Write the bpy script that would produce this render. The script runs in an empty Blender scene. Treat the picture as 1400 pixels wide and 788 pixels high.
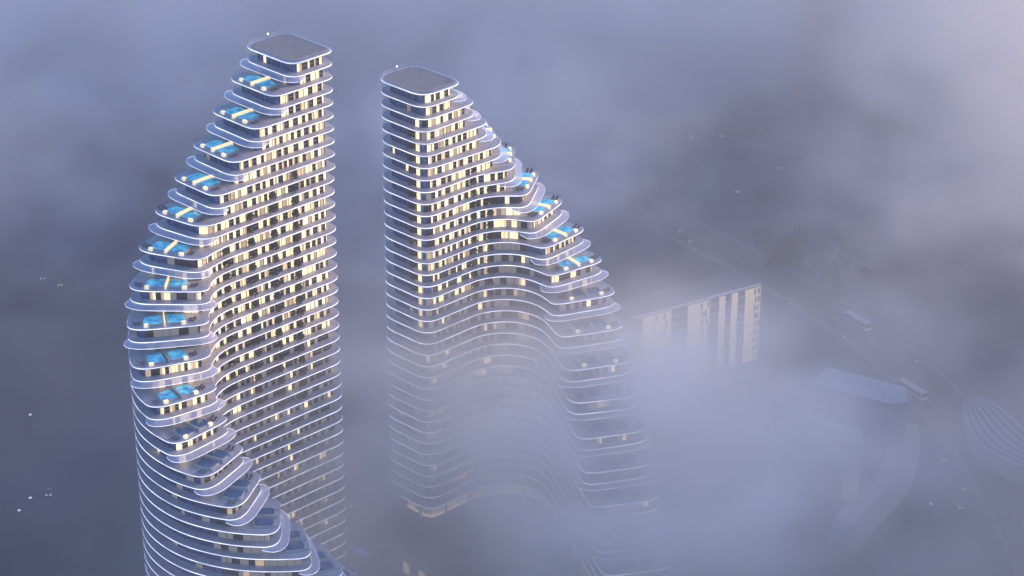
import bpy, bmesh, math, random
from mathutils import Vector, Matrix
R_ = math.radians
random.seed(7)
scene = bpy.context.scene
COL = scene.collection

# ------------------------------------------------------------------ camera
cam = bpy.data.cameras.new('camera'); camo = bpy.data.objects.new('camera', cam); COL.objects.link(camo)
cam.sensor_width = 36.0; cam.lens = 3376.2 / 1400 * 36
cam.clip_start = 1.0; cam.clip_end = 9000
camo.location = (0, 0, 379.8)
camo.rotation_euler = (R_(90 - 26.06), 0, 0)
scene.camera = camo

# ------------------------------------------------------------------ world, sun, exposure
SUN_EL, SUN_AZ = R_(14), R_(66)          # azimuth clockwise from +Y: the glow comes from the right
world = bpy.data.worlds.new('World'); scene.world = world; world.use_nodes = True
wn = world.node_tree; bg = wn.nodes['Background']
sky = wn.nodes.new('ShaderNodeTexSky'); sky.sky_type = 'NISHITA'; sky.sun_disc = False
sky.sun_elevation = SUN_EL; sky.sun_rotation = SUN_AZ
sky.air_density = 1.6; sky.dust_density = 1.0; sky.ozone_density = 3.0
tint = wn.nodes.new('ShaderNodeMix'); tint.data_type = 'RGBA'; tint.blend_type = 'MULTIPLY'; tint.inputs[0].default_value = 1.0
tint.inputs[7].default_value = (.385, .605, 1.0, 1)          # dusk: the sky's red and green are nearly gone
wn.links.new(sky.outputs[0], tint.inputs[6]); wn.links.new(tint.outputs[2], bg.inputs[0]); bg.inputs[1].default_value = 0.10
sl = bpy.data.lights.new('sun', 'SUN'); so = bpy.data.objects.new('sun', sl); COL.objects.link(so)
sl.energy = 1.85; sl.angle = R_(14); sl.color = (1.0, 0.64, 0.42)
d = Vector((math.sin(SUN_AZ) * math.cos(SUN_EL), math.cos(SUN_AZ) * math.cos(SUN_EL), math.sin(SUN_EL)))
so.rotation_euler = d.to_track_quat('Z', 'Y').to_euler()
vs = scene.view_settings
vs.view_transform = 'Standard'; vs.look = 'None'; vs.gamma = 1.0; vs.use_curve_mapping = False
vs.exposure = 1.8
cy = scene.cycles
cy.use_denoising = True
try: cy.denoiser = 'OPENIMAGEDENOISE'
except Exception: pass
cy.max_bounces = 18; cy.diffuse_bounces = 2; cy.glossy_bounces = 2; cy.transmission_bounces = 2
cy.volume_bounces = 16; cy.transparent_max_bounces = 24
cy.volume_step_rate = 3.5; cy.volume_max_steps = 128
cy.sample_clamp_indirect = 4.0
cy.use_adaptive_sampling = True; cy.adaptive_threshold = 0.02

# ------------------------------------------------------------------ materials
def mat(name, color, rough=0.6, metal=0.0, emit=None, estr=0.0, spec=0.5, sample=True):
    m = bpy.data.materials.new(name); m.use_nodes = True
    b = m.node_tree.nodes['Principled BSDF']
    b.inputs['Base Color'].default_value = (*color, 1); b.inputs['Roughness'].default_value = rough
    b.inputs['Metallic'].default_value = metal; b.inputs['Specular IOR Level'].default_value = spec
    if emit:
        b.inputs['Emission Color'].default_value = (*emit, 1); b.inputs['Emission Strength'].default_value = estr
    if not sample:
        try: m.cycles.emission_sampling = 'NONE'
        except Exception: pass
    return m
def noisy(m, c1, c2, scale, detail=4, lo=0.35, hi=0.65):
    nt = m.node_tree; b = nt.nodes['Principled BSDF']
    tc = nt.nodes.new('ShaderNodeTexCoord'); n = nt.nodes.new('ShaderNodeTexNoise'); r = nt.nodes.new('ShaderNodeValToRGB')
    n.inputs['Scale'].default_value = scale; n.inputs['Detail'].default_value = detail
    r.color_ramp.elements[0].color = (*c1, 1); r.color_ramp.elements[1].color = (*c2, 1)
    r.color_ramp.elements[0].position = lo; r.color_ramp.elements[1].position = hi
    nt.links.new(tc.outputs['Object'], n.inputs['Vector']); nt.links.new(n.outputs['Fac'], r.inputs['Fac'])
    nt.links.new(r.outputs['Color'], b.inputs['Base Color'])
    return m
M = {}
M['slab'] = noisy(mat('slab_plaster', (.5, .48, .5), .55), (.24, .24, .27), (.32, .31, .34), .35)
M['deck'] = noisy(mat('deck_stone', (.5, .48, .5), .5), (.40, .385, .41), (.50, .48, .50), .6)
M['soffit'] = mat('soffit', (.55, .53, .53), .7)
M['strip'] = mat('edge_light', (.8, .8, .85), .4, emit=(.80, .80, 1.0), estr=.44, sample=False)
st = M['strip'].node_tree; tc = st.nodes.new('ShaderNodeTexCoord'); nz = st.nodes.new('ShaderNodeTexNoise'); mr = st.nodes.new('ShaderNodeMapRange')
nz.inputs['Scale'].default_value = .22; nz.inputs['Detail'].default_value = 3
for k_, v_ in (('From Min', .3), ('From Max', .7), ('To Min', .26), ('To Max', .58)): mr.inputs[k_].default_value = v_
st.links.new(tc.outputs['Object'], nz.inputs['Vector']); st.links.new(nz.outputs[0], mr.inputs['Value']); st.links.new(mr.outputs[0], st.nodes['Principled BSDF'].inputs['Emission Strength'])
M['frame'] = mat('window_frame', (.10, .10, .11), .4, .6)
M['dark'] = mat('dark_glazing', (.035, .035, .045), .14, .2, spec=.8)
M['blue'] = mat('blue_glazing', (.12, .23, .48), .14, .75, spec=1.0)
M['lit'] = mat('lit_curtain', (.5, .42, .28), .8, emit=(1.0, .72, .38), estr=.46)
M['lit2'] = mat('lit_curtain_fold', (.45, .36, .24), .8, emit=(1.0, .70, .38), estr=.25, sample=False)
M['lit3'] = mat('lit_room_white', (.5, .46, .38), .8, emit=(1.0, .82, .58), estr=.42)
M['warm'] = mat('warm_room', (.3, .25, .2), .6, emit=(1.0, .70, .40), estr=.15, sample=False)
M['dim'] = mat('dim_curtain', (.45, .40, .36), .8, emit=(1.0, .75, .5), estr=.03, sample=False)
M['roof'] = noisy(mat('roof_membrane', (.26, .25, .25), .8), (.19, .185, .185), (.25, .24, .24), .9)
M['parapet'] = mat('roof_parapet', (.45, .50, .58), .4)
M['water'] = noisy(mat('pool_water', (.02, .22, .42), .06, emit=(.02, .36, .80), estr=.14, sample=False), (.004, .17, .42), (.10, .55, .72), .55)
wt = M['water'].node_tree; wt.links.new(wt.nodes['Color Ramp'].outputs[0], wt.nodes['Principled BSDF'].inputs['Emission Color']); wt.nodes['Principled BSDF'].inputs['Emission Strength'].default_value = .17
M['water_dim'] = mat('fog_dulled_pool_water', (.03, .12, .26), .06)  # duller, without glow: the fog's fading put into the lower pools' colour
M['rim'] = mat('pool_rim', (.5, .47, .44), .5)
M['glow'] = mat('lit_garden_wall', (.8, .75, .55), .7, emit=(1.0, .82, .42), estr=.26, sample=False)
M['fabric'] = mat('lounger_fabric', (.10, .10, .12), .8)
M['leaf'] = noisy(mat('shrub_leaf', (.05, .07, .03), .7), (.022, .032, .014), (.055, .065, .028), 2.5)
M['trunk'] = mat('bark', (.10, .07, .05), .9)
# thin balustrade glass: mostly clear with a pale sheen
m = bpy.data.materials.new('balustrade_glass'); m.use_nodes = True; nt = m.node_tree
out = nt.nodes['Material Output']; nt.nodes.remove(nt.nodes['Principled BSDF'])
tr = nt.nodes.new('ShaderNodeBsdfTransparent'); tr.inputs[0].default_value = (.93, .95, 1, 1)
gl = nt.nodes.new('ShaderNodeBsdfPrincipled'); gl.inputs['Base Color'].default_value = (.40, .50, .70, 1); gl.inputs['Roughness'].default_value = .15
mx = nt.nodes.new('ShaderNodeMixShader'); mx.inputs[0].default_value = .15
nt.links.new(tr.outputs[0], mx.inputs[1]); nt.links.new(gl.outputs[0], mx.inputs[2]); nt.links.new(mx.outputs[0], out.inputs[0])
M['glass'] = m
# perforated white canopy sheet: lets about half of what lies behind it through
m = m.copy(); m.name = 'canopy_mesh'; m.node_tree.nodes['Mix Shader'].inputs[0].default_value = .45
m.node_tree.nodes['Principled BSDF'].inputs['Base Color'].default_value = (.72, .70, .78, 1); M['canopy'] = m
M['rail'] = mat('handrail', (.5, .5, .52), .4)
M['amber'] = mat('amber_rail_light', (.6, .45, .35), .5, emit=(1.0, .62, .42), estr=.07, sample=False)
M['beacon'] = mat('beacon_lamp', (.9, .8, .7), .5, emit=(1, .85, .7), estr=.6, sample=False)

# ------------------------------------------------------------------ object helpers
def link(o, parent=None):
    COL.objects.link(o)
    if parent is not None: o.parent = parent
    return o
def tag(o, label=None, cat=None, group=None, kind=None):
    if label: o['label'] = label
    if cat: o['category'] = cat
    if group: o['group'] = group
    if kind: o['kind'] = kind
    return o
def empty(name, loc=(0, 0, 0), rz=0):
    o = bpy.data.objects.new(name, None); o.location = loc; o.rotation_euler = (0, 0, rz); return link(o)

class MB:
    """collects polygons with material slots and links them as one mesh object"""
    def __init__(s): s.v = []; s.f = []; s.m = []; s.mats = []
    def mi(s, m):
        if m not in s.mats: s.mats.append(m)
        return s.mats.index(m)
    def face(s, pts, m):
        i = len(s.v); s.v += [tuple(p) for p in pts]; s.f.append(tuple(range(i, i + len(pts)))); s.m.append(s.mi(m))
    def prism(s, poly, z0, z1, side, top=None, bottom=None):
        n = len(poly); top = top or side; bottom = bottom or side
        i = len(s.v)
        s.v += [(x, y, z0) for x, y in poly] + [(x, y, z1) for x, y in poly]
        for k in range(n):
            j = (k + 1) % n
            s.f.append((i + k, i + j, i + n + j, i + n + k)); s.m.append(s.mi(side))
        s.f.append(tuple(i + n + k for k in range(n))); s.m.append(s.mi(top))
        s.f.append(tuple(i + k for k in reversed(range(n)))); s.m.append(s.mi(bottom))
    def box(s, c, size, m, rz=0, top=None):
        cx, cy_, z0 = c; a, b, h = size
        co, si = math.cos(rz), math.sin(rz)
        P = [(cx + x * co - y * si, cy_ + x * si + y * co) for x, y in ((-a/2, -b/2), (a/2, -b/2), (a/2, b/2), (-a/2, b/2))]
        s.prism(P, z0, z0 + h, m, top=top)
    def ribbon(s, pts, z0, z1, m, closed=True):
        n = len(pts); i = len(s.v)
        s.v += [(x, y, z0) for x, y in pts] + [(x, y, z1) for x, y in pts]
        for k in range(n if closed else n - 1):
            j = (k + 1) % n
            s.f.append((i + k, i + j, i + n + j, i + n + k)); s.m.append(s.mi(m))
    def build(s, name, parent=None, loc=None):
        me = bpy.data.meshes.new(name); me.from_pydata(s.v, [], s.f)
        for m in s.mats: me.materials.append(M[m])
        me.polygons.foreach_set('material_index', s.m); me.update()
        o = bpy.data.objects.new(name, me); link(o, parent)
        if loc: o.location = loc
        return o

# ------------------------------------------------------------------ plan geometry
def rounded(ctrl, seg=7):
    """closed control polygon [(x, y, r)]: r metres of corner cut (r=None: as round as the edges allow)"""
    n = len(ctrl); out = []
    for i in range(n):
        p = Vector(ctrl[i][:2]); a = Vector(ctrl[i - 1][:2]); b = Vector(ctrl[(i + 1) % n][:2]); r = ctrl[i][2]
        la, lb = (a - p).length, (b - p).length
        if r is None: ta, tb = la * .5, lb * .5
        else: ta, tb = min(r, la * .5), min(r, lb * .5)
        q0 = p + (a - p) * (ta / la); q2 = p + (b - p) * (tb / lb)
        sg = seg if r is not None else 4
        for k in range(sg + 1):
            t = k / sg
            q = q0 * (1 - t) ** 2 + p * (2 * t * (1 - t)) + q2 * t * t
            if not out or (Vector(out[-1]) - q).length > .02: out.append((q.x, q.y))
    if (Vector(out[0]) - Vector(out[-1])).length < .02: out.pop()
    return out
def area(P): return .5 * sum(P[i - 1][0] * P[i][1] - P[i][0] * P[i - 1][1] for i in range(len(P)))
def offset(P, d):
    """offset of a counter-clockwise polygon, d > 0 inward"""
    n = len(P); out = []
    for i in range(n):
        p = Vector(P[i]); a = (p - Vector(P[i - 1])); b = (Vector(P[(i + 1) % n]) - p)
        na = Vector((-a.y, a.x)).normalized(); nb = Vector((-b.y, b.x)).normalized()
        m = (na + nb); m = m / max(.5, m.length_squared / 2) / 1.0
        out.append(tuple(p + m * d * (1.0)))
    return out
AZ = R_(45.59)
def plan(origin):
    c, s_ = math.cos(AZ), math.sin(AZ)
    return lambda u, v: (origin[0] + u * c - v * s_, origin[1] + u * s_ + v * c)

H = 3.6

# each tower: inner path (the curved facade), its end corner P and the far corner O of each pool terrace
LP = {0:(0,0),2:(-6,.3),4:(-12.5,.7),6:(-19.6,1.3),8:(-26,1.3),10:(-30.3,1.1),12:(-33.9,-.8),14:(-34.3,-4.5),16:(-37,-7.4),18:(-39.9,-10.7),
      20:(-41.1,-14.7),22:(-40.6,-18.3),24:(-38.9,-22.3),26:(-36.9,-26),28:(-34.4,-29.5),30:(-30.3,-31.8),32:(-26,-33.4),34:(-21.3,-34.3),36:(-16.5,-34.5),38:(-11.8,-33.8),40:(-7.5,-32),42:(-4,-29.5)}
LO = {0:(0,19.8),2:(-5.9,19.6),4:(-12.3,19.7),6:(-19.4,19.6),8:(-26,19.7),10:(-33.5,19.4),12:(-41.6,16.4),14:(-48.7,10.8),16:(-54.1,4.5),18:(-57.8,-3),
      20:(-59.2,-11.5),22:(-58.8,-19.6),24:(-56.2,-27.8),26:(-52.2,-35),28:(-45.8,-42.2),30:(-39.2,-47.4),32:(-31.5,-51.2),34:(-23.5,-53.5),36:(-15.5,-54.5),38:(-7,-54),40:(1,-52),42:(8,-49)}
LI = [((-19,1.2),10),((-23.5,1.3),12),((-27.7,.6),12),((-30.9,-1),14),((-34,-3.3),16),((-37.1,-7.3),18),((-39.3,-10.9),20),((-40.6,-14.6),22),((-40.2,-18),24),((-38.6,-22),26),
      ((-36.6,-25.6),28),((-34,-29),30),((-30,-31.5),32),((-26,-33),34),((-21.3,-33.9),36),((-16.5,-34.1),38),((-11.8,-33.4),40),((-7.5,-31.7),42)]
RP = {0:(15.4,-.3),2:(20.8,-.3),4:(24.9,-1),6:(28.6,-2.4),8:(30.1,-5.2),10:(31,-9.4),12:(31,-12.4),14:(31.2,-16),16:(30.4,-19.5),18:(28.2,-22.3),20:(24.8,-27.6),22:(21.2,-33.5),
      24:(18.2,-38.5),26:(14.1,-45.3),28:(10.8,-51),30:(7.5,-56.5),32:(4.2,-62),34:(1.2,-67.6),36:(-1.8,-73.2)}
RO = {0:(15.4,19.8),2:(21.5,19.8),4:(30,18.5),6:(37.5,13.5),8:(42.7,7.3),10:(46.6,.5),12:(49,-7.7),14:(50.2,-15.4),16:(49.4,-23.2),18:(46.4,-30.6),20:(42.5,-37),22:(39,-43.2),
      24:(35.5,-49.3),26:(31.9,-55.6),28:(28.3,-61.3),30:(24.8,-67),32:(21.3,-72.5),34:(18,-78),36:(14.7,-83.5)}
RI = [((15.5,-.5),8),((20,-.7),8),((24.3,-2.6),8),((27,-4.9),10),((29,-7.8),12),((30.1,-11),14),((30.3,-14.7),16),((29.6,-17.9),18),((28,-21.5),20),((26,-25.2),22),((22.8,-30.7),24),
      ((18.2,-38.5),26),((14.1,-45.3),28),((10.8,-51),30),((7.5,-56.5),32),((4.2,-62),34),((1.2,-67.6),36)]
def outline(n, side, XY):
    """control polygon of terrace n, counter-clockwise in plan, mapped to world; also its end edge (P, O)"""
    e = n - n % 2
    if side == 'L':
        P, O, I = LP[e], LO[e], LI
        inner = [(p, None) for p, t in I if e >= t]
        outer = [(LO[k], None) for k in sorted(LO) if 8 <= k < e - 1 and e >= 10]
        ctrl = [(15.2, 19.8, 6), *[(q[0], q[1], None) for q, _ in outer], (*O, 6 if e < 12 else 6.5), (*P, 5.5 if e < 16 else 4.5), *[(q[0], q[1], None) for q, _ in reversed(inner)], (15.2, 0, 5)]
        if e < 10: ctrl = [(15.2, 19.8, 3.9), (*O, 4.2), (*P, 4.0), (15.2, 0, 3.9)]
    else:
        P, O, I = RP[e], RO[e], RI
        inner = [(p, None) for p, t in I if e >= t]
        outer = [(RO[k], None) for k in sorted(RO) if 2 <= k < e - 1]
        ctrl = [(0, 0, 5), *[(q[0], q[1], None) for q, _ in inner], (*P, 4.5), (*O, 5.5), *[(q[0], q[1], None) for q, _ in reversed(outer)], (0, 19.8, 6)]
    poly = [XY(*q) for q in rounded(ctrl)]
    if area(poly) < 0: poly.reverse()
    return poly, XY(*P), XY(*O)

ORD = 'zeroth first second third fourth fifth sixth seventh eighth ninth tenth eleventh twelfth thirteenth fourteenth fifteenth sixteenth seventeenth eighteenth nineteenth twentieth'.split()
def ordinal(n):
    if n <= 20: return ORD[n]
    return ('twenty-' if n < 30 else 'thirty-' if n < 40 else 'forty-') + ORD[n % 10] if n % 10 else {30: 'thirtieth', 40: 'fortieth'}[n]

def lounger_mesh():
    b = MB()
    b.box((0, .35, .22), (.72, 1.35, .10), 'fabric')
    for x in (-.28, .28):
        for y in (-.2, .9): b.box((x, y, 0), (.07, .07, .22), 'frame')
    # raised back
    y0, y1, z0, z1 = -.33, -.95, .24, .72
    for (dy, dz) in ((0, 0),):
        a = [(-.36, y0, z0), (.36, y0, z0), (.36, y1, z1), (-.36, y1, z1)]
        c = [(x, y + .06, z + .09) for x, y, z in a]
        b.face(a[::-1], 'fabric'); b.face(c, 'fabric')
        for k in range(4): j = (k + 1) % 4; b.face([a[k], a[j], c[j], c[k]], 'fabric')
    return b
LOUNGER = None
def place_lounger(x, y, z, rz, label, group):
    global LOUNGER
    if LOUNGER is None: o = LOUNGER = lounger_mesh().build('sun_lounger')
    else: o = LOUNGER.copy(); link(o)
    o.location = (x, y, z); o.rotation_euler = (0, 0, rz)
    return tag(o, label, 'sun lounger', group)

def shrub_mesh(seed, r=1.15, h=2.3, n=300):
    rn = random.Random(seed); b = MB()
    b.box((0, 0, 0), (1.5, .7, .5), 'rim')
    for k in range(n):
        t = rn.random(); a = rn.uniform(0, 6.283); rr = r * (1 - .5 * t) * math.sqrt(rn.random())
        c = Vector((math.cos(a) * rr * 1.2, math.sin(a) * rr * .8, .5 + t * h)); s = rn.uniform(.12, .28)
        q = Matrix.Rotation(rn.uniform(0, 6.28), 3, 'Z') @ Matrix.Rotation(rn.uniform(-1, 1), 3, 'X')
        b.face([c + q @ Vector(p) * s for p in ((-1, -.6, 0), (1, -.6, 0), (1, .6, 0), (-1, .6, 0))], 'leaf')
    return b
SHRUBS = []
def place_shrub(x, y, z, rz, label, group):
    k = len(SHRUBS)
    if k < 4: o = shrub_mesh(k).build('balcony_shrub')
    else: o = SHRUBS[k % 4].copy(); link(o)
    SHRUBS.append(o); o.location = (x, y, z); o.rotation_euler = (0, 0, rz)
    return tag(o, label, 'shrub', group)

def walk(P):
    """arc-length samples of a closed polygon"""
    L = [0]
    for i in range(len(P)): L.append(L[-1] + (Vector(P[(i + 1) % len(P)]) - Vector(P[i])).length)
    def at(t):
        t %= L[-1]
        lo = 0
        while L[lo + 1] < t: lo += 1
        a, b = Vector(P[lo]), Vector(P[(lo + 1) % len(P)])
        dd = (b - a).normalized()
        return a + dd * (t - L[lo]), dd
    return L[-1], at

def window_band(P, z0, z1, rn, lit_level, parent):
    """storey glazing: panes, curtains and mullions along the wall line"""
    total, at = walk(P); b = MB(); t = 0; prev = None
    while t < total - .3:
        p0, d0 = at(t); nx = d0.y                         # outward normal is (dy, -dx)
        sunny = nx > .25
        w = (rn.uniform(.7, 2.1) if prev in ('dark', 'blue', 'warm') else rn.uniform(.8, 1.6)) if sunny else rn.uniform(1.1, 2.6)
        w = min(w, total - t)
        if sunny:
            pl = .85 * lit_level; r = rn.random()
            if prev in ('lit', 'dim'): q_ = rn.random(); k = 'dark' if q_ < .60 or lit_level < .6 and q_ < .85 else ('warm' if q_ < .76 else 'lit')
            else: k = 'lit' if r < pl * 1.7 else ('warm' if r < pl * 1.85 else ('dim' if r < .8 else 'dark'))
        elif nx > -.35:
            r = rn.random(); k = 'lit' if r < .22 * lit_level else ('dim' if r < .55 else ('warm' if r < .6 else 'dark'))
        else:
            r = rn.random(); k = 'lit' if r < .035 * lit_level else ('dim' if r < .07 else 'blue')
        prev = k
        n = max(1, int(math.ceil(w / 1.2)))
        q = [at(t + w * i / n)[0] for i in range(n + 1)]
        if t + w >= total - .3: q[-1] = Vector(P[0])
        for i in range(n):
            a, c = q[i], q[i + 1]
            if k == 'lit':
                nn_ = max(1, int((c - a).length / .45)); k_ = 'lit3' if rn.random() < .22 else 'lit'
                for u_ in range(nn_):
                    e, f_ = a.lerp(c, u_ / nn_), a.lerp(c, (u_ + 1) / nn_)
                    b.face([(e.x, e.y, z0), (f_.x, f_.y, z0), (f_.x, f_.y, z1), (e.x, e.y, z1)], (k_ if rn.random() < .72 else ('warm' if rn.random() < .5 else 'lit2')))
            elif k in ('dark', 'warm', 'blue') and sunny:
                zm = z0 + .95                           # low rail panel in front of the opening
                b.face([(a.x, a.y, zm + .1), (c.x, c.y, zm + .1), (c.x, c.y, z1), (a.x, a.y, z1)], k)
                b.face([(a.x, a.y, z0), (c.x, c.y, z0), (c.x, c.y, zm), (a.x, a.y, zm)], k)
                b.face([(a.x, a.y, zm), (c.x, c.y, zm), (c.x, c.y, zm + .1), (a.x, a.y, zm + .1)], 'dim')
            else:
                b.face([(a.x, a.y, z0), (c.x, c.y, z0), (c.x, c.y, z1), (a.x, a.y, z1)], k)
        nrm = Vector((d0.y, -d0.x)); c = p0 + nrm * .08
        b.box((c.x, c.y, z0), (.09, .2, z1 - z0), 'frame', math.atan2(d0.y, d0.x))
        t += w
    return b.build('window_band', parent)

def edge_points(poly, P, O, reach):
    """the run of the outline lying on the terrace's end, between its two end corners (a little beyond)"""
    P, O = Vector(P), Vector(O); ax = (O - P).normalized(); L = (O - P).length
    n = len(poly); nrm = Vector((ax.y, -ax.x)); cen = sum((Vector(q) for q in poly), Vector((0, 0))) / n
    near = [abs((Vector(q) - P).dot(nrm)) < reach and -reach < (Vector(q) - P).dot(ax) < L + reach for q in poly]
    # longest circular run of True
    best = (0, 0)
    for i in range(n):
        if near[i] and not near[i - 1]:
            k = 0
            while near[(i + k) % n] and k < n: k += 1
            if k > best[0]: best = (k, i)
    return [poly[(best[1] + k) % n] for k in range(best[0])]

def make_tower(side, origin, ztop, floors, label, who):
    XY = plan(origin); rn = random.Random(11 if side == 'L' else 23)
    root = empty('residential_tower', (0, 0, 0)); tag(root, label, 'tower')
    nfl = floors
    for n in range(nfl + 1):
        z = ztop - H * n
        poly, P, O = outline(n, side, XY); e = n - n % 2
        th = .46
        b = MB(); b.prism(offset(poly, .05), z - th, z, 'slab', top='deck' if n else 'parapet', bottom='soffit')
        slab = b.build('floor_slab', root)
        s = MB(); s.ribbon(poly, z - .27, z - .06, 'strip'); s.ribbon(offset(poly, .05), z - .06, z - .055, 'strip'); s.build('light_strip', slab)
        if n == 0:
            rp = offset(poly, .35); q = MB()
            ring = offset(poly, .05)
            q.prism(offset(poly, .8), z + .004, z + .10, 'roof'); q.build('roof_membrane', root)
            w = MB(); w.ribbon(offset(poly, .25), z, z + .8, 'glass'); w.ribbon(offset(poly, .25), z + .8, z + .86, 'amber'); w.build('railing', slab)
            bx = XY(8.5, 19.3)
            w = MB(); w.box((*bx, z + .1), (.25, .25, .9), 'rail'); w.box((*bx, z + 1.0), (.4, .4, .35), 'beacon'); w.build('beacon', root)
        else:
            w = MB(); w.ribbon(offset(poly, .22), z + .02, z + 1.15, 'glass'); w.build('railing', slab)
        if n < nfl:
            n_ = n - (17 if side == 'L' else 12); lv = 1.0 if n_ < 0 else max(.03, 1 - n_ * .15)
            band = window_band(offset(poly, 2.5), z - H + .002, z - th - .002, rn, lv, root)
        if n % 2 == 1 and n < nfl:
            run = edge_points(poly, P, O, 5.0)
            if len(run) > 4:
                m_ = len(run); w_ = 2.0
                off = []
                for k in range(m_):
                    a = Vector(run[max(0, k - 1)]); c = Vector(run[min(m_ - 1, k + 1)]); dd = (c - a).normalized()
                    t = k / (m_ - 1); ww = w_ * min(1, t * 7, (1 - t) * 7) + .12
                    off.append(tuple(Vector(run[k]) + Vector((dd.y, -dd.x)) * ww))
                g = MB(); zc = z - .5
                i = len(g.v)
                band_poly = list(run) + list(reversed(off))
                mi = len(run)
                for k in range(mi - 1):
                    a, c = run[k], run[k + 1]; a2, c2 = off[k], off[k + 1]
                    g.face([(*a, z - .38), (*a2, z - .85), (*c2, z - .85), (*c, z - .38)], 'canopy')
                    g.face([(*a, z - .46), (*c, z - .46), (*c2, z - .97), (*a2, z - .97)], 'canopy')
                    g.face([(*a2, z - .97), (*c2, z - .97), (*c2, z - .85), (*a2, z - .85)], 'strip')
                g.build('canopy', root)
    if side == 'R':
        x, y = XY(2.36, 5.0)
        for n in range(2, 20):
            w = MB(); w.box((x, y, ztop - H * (n + 1) + .01), (1.2, .2, H - .5), 'lit' if n < 17 else 'lit2', AZ + math.pi / 2); w.build('lit_panel', root)
    # glazed lobby under the lowest slab
    zb = ztop - H * nfl; poly, P, O = outline(nfl, side, XY)
    lob = offset(poly, 2.5); tot, at = walk(lob); b = MB(); k = 0; t = 0
    while t < tot:
        a, dd = at(t); c = at(min(t + 2.4, tot - .01))[0]
        b.face([(a.x, a.y, 1.1), (c.x, c.y, 1.1), (c.x, c.y, zb - .47), (a.x, a.y, zb - .47)], 'warm' if rn.random() < .5 else 'dim')
        b.face([(a.x, a.y, 0.0), (c.x, c.y, 0.0), (c.x, c.y, 1.1), (a.x, a.y, 1.1)], 'lit2')
        t += 2.4
    b.build('lobby_glazing', root)
    tot, at = walk(offset(poly, .8)); t = 0
    while t < tot - 3:
        a, dd = at(t); w = MB(); w.box((a.x, a.y, 0), (.5, .7, zb - .462), 'slab', math.atan2(dd.y, dd.x)); w.build('column', root); t += 9.0
    # pools, garden walls and loungers on the even terraces
    nd = 0
    for n in range(2, nfl - 1, 2):
        z = ztop - H * n; nd += 1
        poly, P, O = outline(n, side, XY); P, O = Vector(P), Vector(O)
        ax = (O - P).normalized(); L = (O - P).length
        _, P0, O0 = outline(n - 2, side, XY)
        mid0 = (Vector(P0) + Vector(O0)) / 2; mid = (P + O) / 2
        inn = Vector((-ax.y, ax.x))
        if (mid0 - mid).dot(inn) < 0: inn = -inn
        dep = max(4.2, min(6.4, (mid0 - mid).dot(inn) - .2))
        rz = math.atan2(ax.y, ax.x); c0 = mid + inn * 1.5
        pw = L * .235
        for sgn in (-1, 1):
            a0 = .25 * sgn; a1 = sgn * (pw + .25)
            pts = []
            for (t, q) in ((a0, 0.0), (a1 * .78, -.15), (a1, .9), (a1 * .98, dep * .55), (a1 * .9, dep - 1.3), (a0, dep - 1.0)):
                pts.append(tuple(c0 + ax * (t + (.9 if sgn > 0 else .3)) + inn * q))
            if area(pts) < 0: pts.reverse()
            g = MB(); g.prism(pts, z + .004, z + .55, 'rim'); pool = g.build('pool', root)
            inner_ = offset(pts, .22)
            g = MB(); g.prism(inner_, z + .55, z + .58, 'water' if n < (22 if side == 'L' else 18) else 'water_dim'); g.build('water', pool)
            # lit planter at the outer corner of each pool
            q = c0 + ax * (a1 * .86 + (.9 if sgn > 0 else .3)) - inn * .1
            g = MB(); g.box((q.x, q.y, z + .004), (1.1, .8, .75), 'glow' if n < 24 else 'rim', rz); g.build('planter', root)
        q = c0 + ax * .6 + inn * (dep * .5 - .4)
        g = MB(); g.box((q.x, q.y, z + .004), (.28, dep + .6, 1.15), 'glow' if n < 18 else 'rim', rz); g.build('garden_wall', root)
        nm = ordinal(nd)
        for sgn, wd in ((-1, 'inner'), (1, 'outer')):
            t = sgn * (pw + 2.2) + .6
            if n < 10 and ((side == 'L') == (sgn > 0)): continue
            for k in range(2):
                q = c0 + ax * (t) + inn * (1.0 + 1.15 * k)
                if n > 26: continue
                place_lounger(q.x, q.y, z + .004, rz + (math.pi / 2 if sgn > 0 else -math.pi / 2),
                    f"dark sun lounger at the {wd} side of the {who} tower's {nm} pool terrace, {'edge' if k == 0 else 'wall'} side", 'sun loungers on the pool terraces')
    # balcony shrubs between the apartments
    if side == 'L':
        cols = [((.2, 1.4), 8, 27, 'right'), ((-7, 1.7), 9, 27, 'middle'), ((-14.4, 2.1), 10, 27, 'left')]
        extra = [((-22.5, 2.7), 12, 24, 'curved-end')]
    else:
        cols = [((19.6, .9), 7, 20, 'facade'), ((24.3, -1.0), 9, 19, 'curve')]
        extra = [((1.5, 6.6), 3, 17, 'side')]
    for (uv, n0, n1, nmc) in cols + extra:
        for n in range(n0, n1):
            x, y = XY(*uv); z = ztop - H * n
            place_shrub(x, y, z - H + .004, AZ + (math.pi / 2 if nmc == 'side' else 0),
                f"dark shrub in the {nmc} planting column of the {who} tower, {ordinal(n)} storey down", 'balcony shrubs on the towers')
    return root
FL = (-55.72, 586.87); FR = (-23.89, 618.38); ZL = 155.7; ZR = 134.6
make_tower('L', FL, ZL, 42, 'taller of two twin towers, spiralling terraces stepping down towards the left', 'taller')
make_tower('R', FR, ZR, 36, 'shorter of two twin towers, spiralling terraces stepping down to the right into fog', 'shorter')

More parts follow.
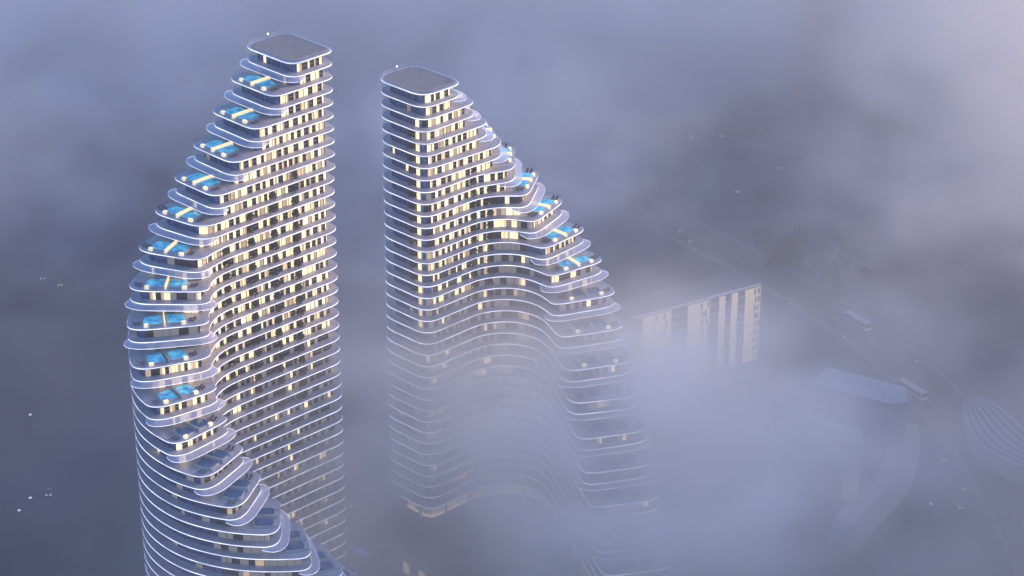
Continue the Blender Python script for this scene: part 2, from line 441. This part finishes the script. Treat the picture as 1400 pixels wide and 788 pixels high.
# ------------------------------------------------------------------ ground, roads
M['ground'] = noisy(mat('ground', (.045, .05, .06), .9), (.015, .025, .05), (.03, .042, .075), .012, 6)
M['asphalt'] = noisy(mat('asphalt', (.05, .05, .055), .8), (.04, .04, .045), (.06, .06, .065), .2)
M['kerb'] = mat('kerb_stone', (.12, .12, .125), .8)
M['paint'] = mat('road_paint', (.22, .22, .21), .7)
M['grass'] = noisy(mat('lawn', (.04, .06, .03), .9), (.03, .045, .025), (.06, .075, .04), .15)
g = MB(); g.face([(-3000, -1000, 0), (3000, -1000, 0), (3000, 5000, 0), (-3000, 5000, 0)], 'ground')
tag(g.build('ground'), kind='structure')
def smooth(pts, n=10):
    out = []
    P = [Vector(p) for p in pts]
    for i in range(len(P) - 1):
        a, b, c, d_ = P[max(0, i - 1)], P[i], P[i + 1], P[min(len(P) - 1, i + 2)]
        for k in range(n):
            t = k / n
            out.append(.5 * ((2 * b) + (c - a) * t + (2 * a - 5 * b + 4 * c - d_) * t * t + (3 * b - 3 * c + d_ - a) * t ** 3))
    out.append(P[-1]); return out
def sides(C):
    L = []
    for i, p in enumerate(C):
        t = (C[min(i + 1, len(C) - 1)] - C[max(0, i - 1)]).normalized(); L.append(Vector((-t.y, t.x)))
    return L
def strip(mb, C, S, o0, o1, z, m):
    for i in range(len(C) - 1):
        a, b, c, d_ = C[i] + S[i] * o0, C[i + 1] + S[i + 1] * o0, C[i + 1] + S[i + 1] * o1, C[i] + S[i] * o1
        mb.face([(*a, z), (*b, z), (*c, z), (*d_, z)] if o1 > o0 else [(*d_, z), (*c, z), (*b, z), (*a, z)], m)
def road(pts, width, lanes, z):
    C = smooth(pts); S = sides(C); r = MB(); strip(r, C, S, -width / 2, width / 2, z, 'asphalt')
    tag(r.build('road'), kind='structure')
    k = MB()
    for sg in (-1, 1):
        a, b = sorted((sg * width / 2, sg * (width / 2 + 2.5)))
        for i in range(len(C) - 1):
            q = [C[i] + S[i] * a, C[i + 1] + S[i + 1] * a, C[i + 1] + S[i + 1] * b, C[i] + S[i] * b]
            k.face([(*p, .13) for p in q], 'kerb'); e = q[:2] if sg > 0 else q[2:]
            k.face([(*e[0], z), (*e[1], z), (*e[1], .13), (*e[0], .13)], 'kerb')
    tag(k.build('pavement'), kind='structure')
    l = MB()
    for n in range(1, lanes):
        o = -width / 2 + width * n / lanes
        for i in range(0, len(C) - 1):
            for h in ((0, .4),):
                a, b = C[i].lerp(C[i + 1], h[0]), C[i].lerp(C[i + 1], h[1])
                l.face([(*(a + S[i] * (o - .12)), z + .004), (*(b + S[i] * (o - .12)), z + .004), (*(b + S[i] * (o + .12)), z + .004), (*(a + S[i] * (o + .12)), z + .004)], 'paint')
    tag(l.build('road_marking'), kind='structure')
road([(-90, 1040), (-40, 975), (5, 900), (46, 848), (93, 785), (117, 744), (134, 705), (146, 650), (152, 590), (156, 540)], 14, 4, .004)
road([(-240, 1000), (-120, 1010), (-25, 1000), (55, 950), (110, 905), (200, 850), (300, 790)], 12, 3, .008)

# ------------------------------------------------------------------ neighbouring buildings
M['concrete'] = noisy(mat('pale_concrete', (.5, .46, .40), .8), (.46, .42, .37), (.56, .51, .45), .3)
M['panel'] = noisy(mat('glowing_cream_panel', (.66, .59, .46), .7, emit=(1, .72, .36), estr=.13, sample=False), (.62, .55, .43), (.70, .63, .5), .4)  # weak warm glow put into the cladding for light on the facade
M['shade'] = mat('recess_glazing', (.05, .06, .08), .3)
M['roofing'] = noisy(mat('flat_roofing', (.1, .1, .12), .8), (.08, .085, .10), (.13, .13, .15), .15)
M['pale'] = noisy(mat('pale_wall', (.45, .44, .45), .8), (.42, .41, .42), (.48, .47, .48), .1)
M['glowwall'] = mat('lit_ground_floor', (.6, .5, .4), .7, emit=(1, .74, .48), estr=.09, sample=False)
M['violet'] = mat('violet_pool_light', (.10, .09, .35), .2, emit=(.22, .18, .9), estr=.15, sample=False)
M['white'] = mat('white_vehicle_paint', (.42, .42, .43), .35)
M['paintd'] = mat('dark_vehicle_paint', (.08, .085, .10), .3)
M['tyre'] = mat('tyre_rubber', (.02, .02, .02), .9)
M['headlight'] = mat('headlight', (.9, .9, .9), .3, emit=(1, .93, .82), estr=.4, sample=False)
M['lamp'] = mat('street_lamp_head', (.9, .85, .75), .3, emit=(1, .84, .66), estr=.2, sample=False)

def frame_box(mb, a, b, z0, z1, m, out=.0, thick=.3):
    """upright panel along a->b, thick metres deep, standing out metres proud of the line (to the right of a->b)"""
    a, b = Vector(a), Vector(b); dd = (b - a).normalized(); n = Vector((dd.y, -dd.x))
    P = [a + n * (out - thick), a + n * out, b + n * out, b + n * (out - thick)]
    mb.prism([tuple(p) for p in P][::-1] if area([tuple(p) for p in P]) < 0 else [tuple(p) for p in P], z0, z1, m)

# striped apartment block: cream panel bays between stacks of open balconies
A, B = Vector((39.0, 699.8)), Vector((81.2, 724.7)); dd = (B - A).normalized(); back = Vector((-dd.y, dd.x)); Lf = (B - A).length
rb = empty('apartment_block'); tag(rb, 'pale block with cream panel bays and stacked balconies half sunk in fog', 'apartment block')
b = MB(); b.prism([tuple(A + back * .6), tuple(B + back * .6), tuple(B + back * 13), tuple(A + back * 13)], 0, 26.6, 'shade', top='roofing'); b.build('wall', rb)
b = MB(); b.prism([tuple(A + back * 1.0), tuple(B + back * 1.0), tuple(B + back * 12.6), tuple(A + back * 12.6)], 26.602, 27.1, 'roofing'); b.build('roof', rb)
for k in range(9):
    b = MB(); z = .1 + k * 3.0
    b.prism([tuple(A - back * .9), tuple(B - back * .9), tuple(B + back * .59), tuple(A + back * .59)], z + 2.75, z + 3.0, 'concrete'); b.build('balcony_slab', rb)
rn = random.Random(5)
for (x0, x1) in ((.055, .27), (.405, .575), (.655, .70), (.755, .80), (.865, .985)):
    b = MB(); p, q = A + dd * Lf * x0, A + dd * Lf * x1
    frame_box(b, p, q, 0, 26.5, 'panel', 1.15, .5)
    wide = (q - p).length > 3
    for k in range(9):
        for cx in (([.62, .82] if x0 > .2 else [.35, .72]) if wide else []):
            cx += rn.choice((0, .06, -.06)); c = p + (q - p) * cx
            frame_box(b, c, c + dd * .75, .6 + k * 2.95, 2.7 + k * 2.95, 'shade', 1.17, .05)
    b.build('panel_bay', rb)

def block(name, label, cat, foot, h, wall='pale', bands=0, lit=None):
    r = empty(name); tag(r, label, cat)
    if area(foot) < 0: foot = foot[::-1]
    b = MB(); b.prism(foot, 0, h - .6, wall, top='roofing'); b.build('wall', r)
    b = MB(); b.prism(offset(foot, -.25), h - .598, h, 'pale'); b.build('roof', r)
    if bands:
        for k in range(bands):
            z = 1.2 + k * (h - 2) / bands; w = MB(); w.ribbon(offset(foot, -.02), z, z + 1.5, 'shade'); w.build('window_band', r)
    if lit:
        gl = MB(); frame_box(gl, lit[0], lit[1], .2, h * .38, 'glowwall', .06, .05); gl.build('lit_base', r)
    return r
block('office_block', 'tall grey slab block with flat roof and lit narrow end, deep in fog', 'office block', [(91.7, 661.3), (112.9, 649.1), (118.4, 649.7), (119.4, 659), (97, 672)], 24, lit=((113.1, 649.1), (118.2, 649.7)))
block('office_annex', 'lower grey block in front of the slab block, nearly lost in fog', 'office block', [(78, 643.5), (98.1, 632.8), (103, 632.8), (103.5, 640), (84, 651)], 20, lit=((98.3, 632.8), (102.8, 632.8)))

# curved podium with thin ledges sweeping round it
C = smooth([(97.7, 604.1), (106.3, 617.8), (113, 628.3), (117.9, 638.1), (121.6, 650), (124.4, 661.8)], 6); S = sides(C)
rp = empty('curved_podium'); tag(rp, 'low curved podium building with thin pale ledges beside the slab block', 'podium')
foot = [tuple(p) for p in C] + [tuple(p + s_ * 6) for p, s_ in reversed(list(zip(C, S)))]
if area(foot) < 0: foot = foot[::-1]
b = MB(); b.prism(foot, 0, 9.5, 'pale', top='roofing'); b.build('wall', rp)
for k in range(5):
    b = MB(); f2 = offset(foot, -.35 - .25 * (4 - k)); z = 1.4 + k * 1.95
    b.prism(f2, z, z + .35, 'concrete'); b.build('ledge', rp)
# wavy roofed hall at the right
rh = empty('wavy_roof_hall'); tag(rh, 'low hall with long wavy ribbed roof at the right edge', 'hall')
c1 = smooth([(142.2, 684.5), (141, 672), (142, 658), (147, 648), (155, 640)], 6); c2 = smooth([(147.6, 686), (154, 680), (158.6, 669), (162.4, 659), (172, 650)], 6)
b = MB(); nn = 28
rows = [[(*p.lerp(q, t / nn), 6.0 + .7 * math.sin(t * math.pi * 2 / 4)) for t in range(nn + 1)] for p, q in zip(c1, c2)]
for i in range(len(rows) - 1):
    for t in range(nn): b.face([rows[i][t], rows[i + 1][t], rows[i + 1][t + 1], rows[i][t + 1]], 'pale' if t % 4 < 2 else 'roofing')
b.build('roof', rh)
b = MB(); per = [p.lerp(q, .03) for p, q in zip(c1, c2)] + [q.lerp(p, .03) for p, q in reversed(list(zip(c1, c2)))]
b.ribbon([tuple(p) for p in per], 0, 5.2, 'pale'); b.build('wall', rh)
# podium between the towers, lit windows in its front
rq = empty('garden_podium'); tag(rq, 'low podium between the two towers with a few lit windows', 'podium')
pa, pb = Vector((-50, 611.5)), Vector((-16, 578)); dq = (pb - pa).normalized(); nq = Vector((-dq.y, dq.x))
foot = [tuple(pa), tuple(pb), tuple(pb + nq * 6), tuple(pa + nq * 6)]
if area(foot) < 0: foot = foot[::-1]
b = MB(); b.prism(foot, 0, 5, 'roofing'); b.build('wall', rq)
b = MB(); b.prism(offset(foot, -.3), 5.002, 5.3, 'roofing'); b.build('roof_edge', rq)
for t in (27, 33.5, 40):
    b = MB(); frame_box(b, pa + dq * t, pa + dq * (t + 2.6), .8, 4.2, 'warm' if t < 40 else 'glowwall', .06, .05); b.build('window', rq)
# violet-lit pool on the ground between the towers
rv = empty('garden_pool'); tag(rv, 'violet lit garden pool on the ground right of the taller tower', 'pool')
b = MB(); b.prism([(-47, 606), (-43, 600.5), (-37.5, 604), (-41.5, 609.5)], .004, .45, 'rim'); b.build('rim', rv)
b = MB(); b.prism(offset([(-47, 606), (-43, 600.5), (-37.5, 604), (-41.5, 609.5)], .4), .45, .48, 'violet'); b.build('water', rv)

# ------------------------------------------------------------------ trees
def crown_mesh(seed, r, h, n=900):
    rn = random.Random(seed); b = MB(); lumps = [(Vector((rn.uniform(-.55, .55) * r, rn.uniform(-.55, .55) * r, h * rn.uniform(.42, .9))), r * rn.uniform(.35, .6)) for _ in range(9)]
    for k in range(n):
        c0, rr = rn.choice(lumps); v = Vector((rn.gauss(0, 1), rn.gauss(0, 1), rn.gauss(0, .8))); v = v.normalized() * rr * rn.random() ** .4
        q = Matrix.Rotation(rn.uniform(0, 6.28), 3, 'Z') @ Matrix.Rotation(rn.uniform(-1.2, 1.2), 3, 'X'); s_ = rn.uniform(.2, .45)
        b.face([c0 + v + q @ Vector(p) * s_ for p in ((-1, -.6, 0), (1, -.6, 0), (1, .6, 0), (-1, .6, 0))], 'leaf')
    return b
def trunk_mesh(h):
    b = MB(); n = 7
    for z0, z1, r0, r1 in ((0, h * .3, .32, .22), (h * .3, h * .65, .22, .1)):
        for k in range(n):
            a, c = 6.283 * k / n, 6.283 * (k + 1) / n
            b.face([(math.cos(a) * r0, math.sin(a) * r0, z0), (math.cos(c) * r0, math.sin(c) * r0, z0), (math.cos(c) * r1, math.sin(c) * r1, z1), (math.cos(a) * r1, math.sin(a) * r1, z1)], 'trunk')
    return b
PROTO = []
def tree(x, y, label, group, sc=1.0):
    r = empty('broadleaf_tree', (x, y, 0), random.uniform(0, 6)); r.scale = (sc,) * 3; tag(r, label, 'tree', group)
    k = len(PROTO)
    if k < 3:
        c = crown_mesh(40 + k, 4.2, 9).build('crown', r); t = trunk_mesh(9).build('trunk', r); PROTO.append((c, t))
    else:
        for q in random.choice(PROTO[:3]): o = q.copy(); link(o, r)
        PROTO.append(None)
for (x, y) in [(86, 796), (91, 803), (93, 790), (100, 790), (105, 781), (112, 772), (89, 778), (99, 769), (106, 797), (83, 786), (96, 779), (79, 800), (110, 786), (101, 760)]:
    tree(x + 12, y + 6, 'dark tree in the grove behind the striped apartment block', 'trees behind the striped block', random.uniform(.8, 1.25))
for (x, y) in [(-43, 632), (-38, 640), (-33, 628), (-46, 646), (-30, 604), (-36, 614), (-12, 570), (-40, 622), (8, 566), (14, 574)]:
    tree(x, y, 'dark tree in the garden at the foot of the two towers', 'trees between the towers', random.uniform(.6, .9))

# ------------------------------------------------------------------ vehicles and lamps
CARS = []
def car(x, y, rz, label):
    r = empty('car', (x, y, .02), rz); tag(r, label, 'car', 'cars with headlights on the foggy roads')
    if not CARS:
        b = MB(); b.prism([(-.85, -2.1), (.85, -2.1), (.9, 0), (.85, 2.1), (-.85, 2.1), (-.9, 0)], .3, .85, 'paintd'); body = b.build('body', r)
        b = MB()
        lo = [(-.78, -1.0), (.78, -1.0), (.78, 1.7), (-.78, 1.7)]; hi = [(-.62, -.3), (.62, -.3), (.62, 1.2), (-.62, 1.2)]
        for k in range(4): j = (k + 1) % 4; b.face([(*lo[k], .85), (*lo[j], .85), (*hi[j], 1.4), (*hi[k], 1.4)], 'dark')
        b.face([(*p, 1.4) for p in hi], 'paintd'); b.build('cabin', r)
        for sx in (-.82, .82):
            for sy in (-1.3, 1.3):
                w = MB(); pts = [(.32 * math.cos(a * .628), .32 * math.sin(a * .628)) for a in range(10)]
                for k in range(10): j = (k + 1) % 10; w.face([(sx - .1, sy + pts[k][0], .32 + pts[k][1]), (sx - .1, sy + pts[j][0], .32 + pts[j][1]), (sx + .1, sy + pts[j][0], .32 + pts[j][1]), (sx + .1, sy + pts[k][0], .32 + pts[k][1])], 'tyre')
                w.face([(sx - .1, sy + p[0], .32 + p[1]) for p in pts], 'tyre'); w.face([(sx + .1, sy + p[0], .32 + p[1]) for p in pts][::-1], 'tyre'); w.build('wheel', r)
        for sx in (-.62, .62):
            w = MB(); w.box((sx, -2.08, .55), (.34, .16, .24), 'headlight'); w.build('headlight', r)
        CARS.append(r)
    else:
        for ch in CARS[0].children: o = ch.copy(); link(o, r)
    return r
for (x, y, rz, lb) in [(52.3, 937.9, .5, 'leftmost far car with headlights on the distant road'), (59.6, 945.9, .6, 'far car just behind the leftmost one on the distant road'),
    (70.5, 913.8, .6, 'far car nearest of the group on the distant road'), (82.9, 915.4, .5, 'far car in the middle of the distant road'), (98.7, 921.5, .4, 'rightmost far car on the distant road'),
    (60.5, 824.4, .6, 'car with headlights behind the shorter tower, upper of two'), (63.7, 815.4, .6, 'car with headlights behind the shorter tower, lower of two'),
    (84.9, 860.3, .4, 'car alone in the dark gap of the fog'), (103.3, 883.5, .4, 'car below the dark plume in the fog'), (94.8, 764.6, .5, 'car right of the striped apartment block'),
    (122.2, 723.8, .3, 'car in front of the white bus'), (132.9, 722.2, .2, 'car with headlights to the right of the white bus'), (142.4, 673.1, .2, 'car beside the wavy roofed hall'),
    (131.9, 657.2, .1, 'car right of the curved podium'), (134.9, 640.1, .1, 'car below the wavy hall, upper of two'), (132.5, 629.5, .1, 'car below the wavy hall, lower of two'),
    (43.7, 648.3, .1, 'car in the fog at the foot of the shorter tower'), (-165.8, 784.9, .2, 'far car at the left edge of the picture'), (-158.7, 779.6, .2, 'car just right of the far left car'),
    (-138.5, 636.7, .1, 'car low down at the left edge')]:
    car(x, y, rz, lb)
def bus(x, y, rz, label):
    r = empty('bus', (x, y, .02), rz); tag(r, label, 'bus')
    b = MB(); b.prism([(-1.2, -5.8), (1.2, -5.8), (1.25, 0), (1.2, 5.8), (-1.2, 5.8), (-1.25, 0)], .4, 3.1, 'white'); b.build('body', r)
    b = MB()
    for sx in (-1.262, 1.262): b.face([(sx, -5.4, 1.6), (sx, 5.4, 1.6), (sx, 5.4, 2.6), (sx, -5.4, 2.6)], 'dark')
    b.face([(-1.05, -5.81, 1.4), (1.05, -5.81, 1.4), (1.05, -5.81, 2.8), (-1.05, -5.81, 2.8)], 'dark'); b.build('window', r)
    for sx in (-1.1, 1.1):
        for sy in (-3.6, 3.6): w = MB(); w.box((sx, sy, 0), (.3, .9, .42), 'tyre'); w.build('wheel', r)
    for sx in (-.85, .85): w = MB(); w.box((sx, -5.8, .7), (.45, .1, .32), 'headlight'); w.build('headlight', r)
bus(117.3, 748, .58, 'long white bus on the road right of the striped apartment block')
bus(128.8, 699, .55, 'white bus on the road behind the grey slab block')
LAMPS = []
for (x, y, lb) in [(109.9, 726.4, 'lit street lamp between the striped block and the white bus'), (122.1, 619.6, 'lit street lamp low at the right, below the curved podium'),
    (5.7, 601.2, 'lit street lamp in the courtyard of the shorter tower'), (-46.7, 618.8, 'lit street lamp nearest the right foot of the taller tower'), (-40.1, 612.3, 'lit street lamp on the garden podium edge between the towers'),
    (-149.7, 673.1, 'lit street lamp at the middle of the left road'), (-142.9, 615.9, 'lit street lamp lowest at the left'), (-140.9, 623, 'lit street lamp beside the lowest left lamp')]:
    r = empty('street_lamp', (x, y, 0)); tag(r, lb, 'street lamp', 'street lamps in the fog')
    if not LAMPS:
        b = MB(); b.box((0, 0, 0), (.18, .18, 7.5), 'frame'); b.box((0, -.6, 7.5), (.14, 1.4, .12), 'frame'); b.build('pole', r)
        b = MB(); b.box((0, -1.1, 7.3), (.7, .7, .2), 'lamp'); b.build('lamp_head', r); LAMPS.append(r)
    else:
        for ch in LAMPS[0].children: o = ch.copy(); link(o, r)

# ------------------------------------------------------------------ haze and fog
def volbox(name, lo, hi, m):
    b = MB(); M[name] = m
    b.prism([(lo[0], lo[1]), (hi[0], lo[1]), (hi[0], hi[1]), (lo[0], hi[1])], lo[2], hi[2], name)
    o = b.build(name); tag(o, kind='stuff'); return o
hz = bpy.data.materials.new('haze'); hz.use_nodes = True; nt = hz.node_tree
nt.nodes.remove(nt.nodes['Principled BSDF']); pv = nt.nodes.new('ShaderNodeVolumePrincipled')
pv.inputs['Color'].default_value = (.82, .89, 1.0, 1); pv.inputs['Density'].default_value = 1.6e-4; pv.inputs['Anisotropy'].default_value = 0.3
nt.links.new(pv.outputs[0], nt.nodes['Material Output'].inputs['Volume'])
volbox('haze', (-3200, -1200, -1), (3200, 5200, 420), hz)

fg = bpy.data.materials.new('fog_bank'); fg.use_nodes = True; nt = fg.node_tree
nt.nodes.remove(nt.nodes['Principled BSDF']); pv = nt.nodes.new('ShaderNodeVolumePrincipled')
nt.links.new(pv.outputs[0], nt.nodes['Material Output'].inputs['Volume'])
pv.inputs['Color'].default_value = (.992, .973, .955, 1); pv.inputs['Anisotropy'].default_value = 0.4; pv.inputs['Density'].default_value = 1.0
M['fog_bank'] = fg
nt = bpy.data.node_groups.new('fog_density', 'GeometryNodeTree')
nt.interface.new_socket('Geometry', in_out='OUTPUT', socket_type='NodeSocketGeometry')
def N(t, **k):
    n = nt.nodes.new(t)
    for a, v in k.items(): setattr(n, a, v)
    return n
def mth(op, a, b=None, c=None, clamp=False):
    n = N('ShaderNodeMath', operation=op, use_clamp=clamp)
    for i, q in enumerate((a, b, c)):
        if q is None: continue
        if isinstance(q, (int, float)): n.inputs[i].default_value = q
        else: nt.links.new(q, n.inputs[i])
    return n.outputs[0]
pos = N('GeometryNodeInputPosition'); sep = N('ShaderNodeSeparateXYZ'); nt.links.new(pos.outputs[0], sep.inputs[0])
X, Y, Z = sep.outputs
def noise(scale, detail, off=(0, 0, 0), zs=1.0, warp=None):
    m1 = N('ShaderNodeVectorMath', operation='MULTIPLY_ADD'); nt.links.new(pos.outputs[0], m1.inputs[0])
    m1.inputs[1].default_value = (1 / scale, 1 / scale, zs / scale); m1.inputs[2].default_value = off
    n = N('ShaderNodeTexNoise'); n.inputs['Scale'].default_value = 1; n.inputs['Detail'].default_value = detail; n.inputs['Roughness'].default_value = .55
    n.inputs['Distortion'].default_value = warp or 0
    nt.links.new(m1.outputs[0], n.inputs['Vector']); return n.outputs[0]
def sstep(x, lo, hi, a=0.0, b=1.0):
    n = N('ShaderNodeMapRange', interpolation_type='SMOOTHSTEP')
    for k, v in (('From Min', lo), ('From Max', hi), ('To Min', a), ('To Max', b)): n.inputs[k].default_value = v
    nt.links.new(x, n.inputs['Value']); return n.outputs['Result']
def blob(cx, cy_, rx, ry, amp):
    """soft round patch in plan"""
    a = mth('DIVIDE', mth('SUBTRACT', X, cx), rx); b = mth('DIVIDE', mth('SUBTRACT', Y, cy_), ry)
    r2 = mth('MULTIPLY_ADD', a, a, mth('MULTIPLY', b, b))
    return mth('MULTIPLY', mth('EXPONENT', mth('MULTIPLY', r2, -1.0)), amp)
# patches of thicker (+) and thinner (-) fog: x, y, radius x, radius y, amount
BANKS = [(60, 655, 60, 30, .15), (56, 862, 42, 40, -.7), (122, 905, 11, 38, -1.7), (62, 700, 46, 36, -.75), (128, 690, 50, 60, .2), (120, 618, 50, 45, .12),
         (150, 1010, 120, 80, .1), (30, 630, 70, 45, .35), (-120, 580, 90, 80, -.35), (-140, 720, 80, 100, -.28), (98, 800, 20, 50, -.2)]
# low clouds round the towers and beyond; first two added unseen to block sun: x, y, z, radii, density
CLOUDS = [(265, 665, 60, 60, 90, 80, .035), (240, 600, 60, 60, 60, 70, .03), (14, 602, 48, 62, 24, 24, .075), (40, 576, 30, 46, 34, 30, .078), (-72, 540, 12, 45, 26, 30, .008), (-42, 577, 28, 32, 22, 34, .042), (78, 632, 18, 40, 20, 14, .012), (112, 636, 10, 36, 34, 14, .012), (-20, 1075, 70, 330, 125, 78, .022), (240, 960, 60, 110, 150, 70, .02)]
cover = mth('MULTIPLY_ADD', sstep(Y, 660, 1000), 1.3, .2)
for q in BANKS: cover = mth('ADD', cover, blob(*q))
cover = mth('MAXIMUM', cover, .05)
n1 = noise(120, 2, (3.1, 1.7, .2), 1.4)
top = mth('ADD', mth('MULTIPLY_ADD', n1, 70, 48), sstep(Y, 800, 1050, 0, 25))                   # height of the fog's upper surface
prof = sstep(mth('SUBTRACT', top, Z), 0, 60)
mod = mth('MULTIPLY', sstep(noise(80, 4, (7.3, 2.2, 4.0), 1.6, .5), .32, .68), sstep(noise(26, 3, (2.3, 8.2, 1.0), 1.8, .6), .25, .7, .5, 1.4))
dens = mth('MULTIPLY', mth('MULTIPLY', prof, cover), mth('MULTIPLY_ADD', mod, .034, .005))
wisp = sstep(noise(38, 4, (1.3, 5.2, 2.0), 1.5, .5), .30, .66, .25, 1.3)
for (cx, cy_, cz, rx, ry, rz, amp) in CLOUDS:
    a = mth('DIVIDE', mth('SUBTRACT', X, cx), rx); b = mth('DIVIDE', mth('SUBTRACT', Y, cy_), ry); c = mth('DIVIDE', mth('SUBTRACT', Z, cz), rz)
    r2 = mth('MULTIPLY_ADD', a, a, mth('MULTIPLY_ADD', b, b, mth('MULTIPLY', c, c)))
    dens = mth('ADD', dens, mth('MULTIPLY', mth('MULTIPLY', mth('EXPONENT', mth('MULTIPLY', r2, -1.0)), amp), wisp))
torn = sstep(noise(46, 5, (4.4, 1.1, 6.0), 1.7, 1.1), .39, .61, .24, 1.4)
calm = mth('MULTIPLY', sstep(Y, 820, 980), .62)            # the far fog lies smoother than the torn banks near the towers
torn = mth('ADD', mth('MULTIPLY', torn, mth('SUBTRACT', 1.0, calm)), calm)
dens = mth('MULTIPLY', dens, torn)
LO_, HI_ = (-430, 430, .6), (430, 1450, 150)
vc = N('GeometryNodeVolumeCube'); nt.links.new(dens, vc.inputs['Density'])
vc.inputs['Min'].default_value = LO_; vc.inputs['Max'].default_value = HI_
for ax_, k in zip('XYZ', (0, 1, 2)): vc.inputs['Resolution ' + ax_].default_value = int((HI_[k] - LO_[k]) / (5 if k < 2 else 4.5))
smn = N('GeometryNodeSetMaterial'); smn.inputs['Material'].default_value = fg; nt.links.new(vc.outputs[0], smn.inputs[0])
go = N('NodeGroupOutput'); nt.links.new(smn.outputs[0], go.inputs[0])
b = MB(); b.prism([(LO_[0], LO_[1]), (HI_[0], LO_[1]), (HI_[0], HI_[1]), (LO_[0], HI_[1])], LO_[2], HI_[2], 'fog_bank')
fb = tag(b.build('fog_bank'), kind='stuff')
md = fb.modifiers.new('fog_density', 'NODES'); md.node_group = nt
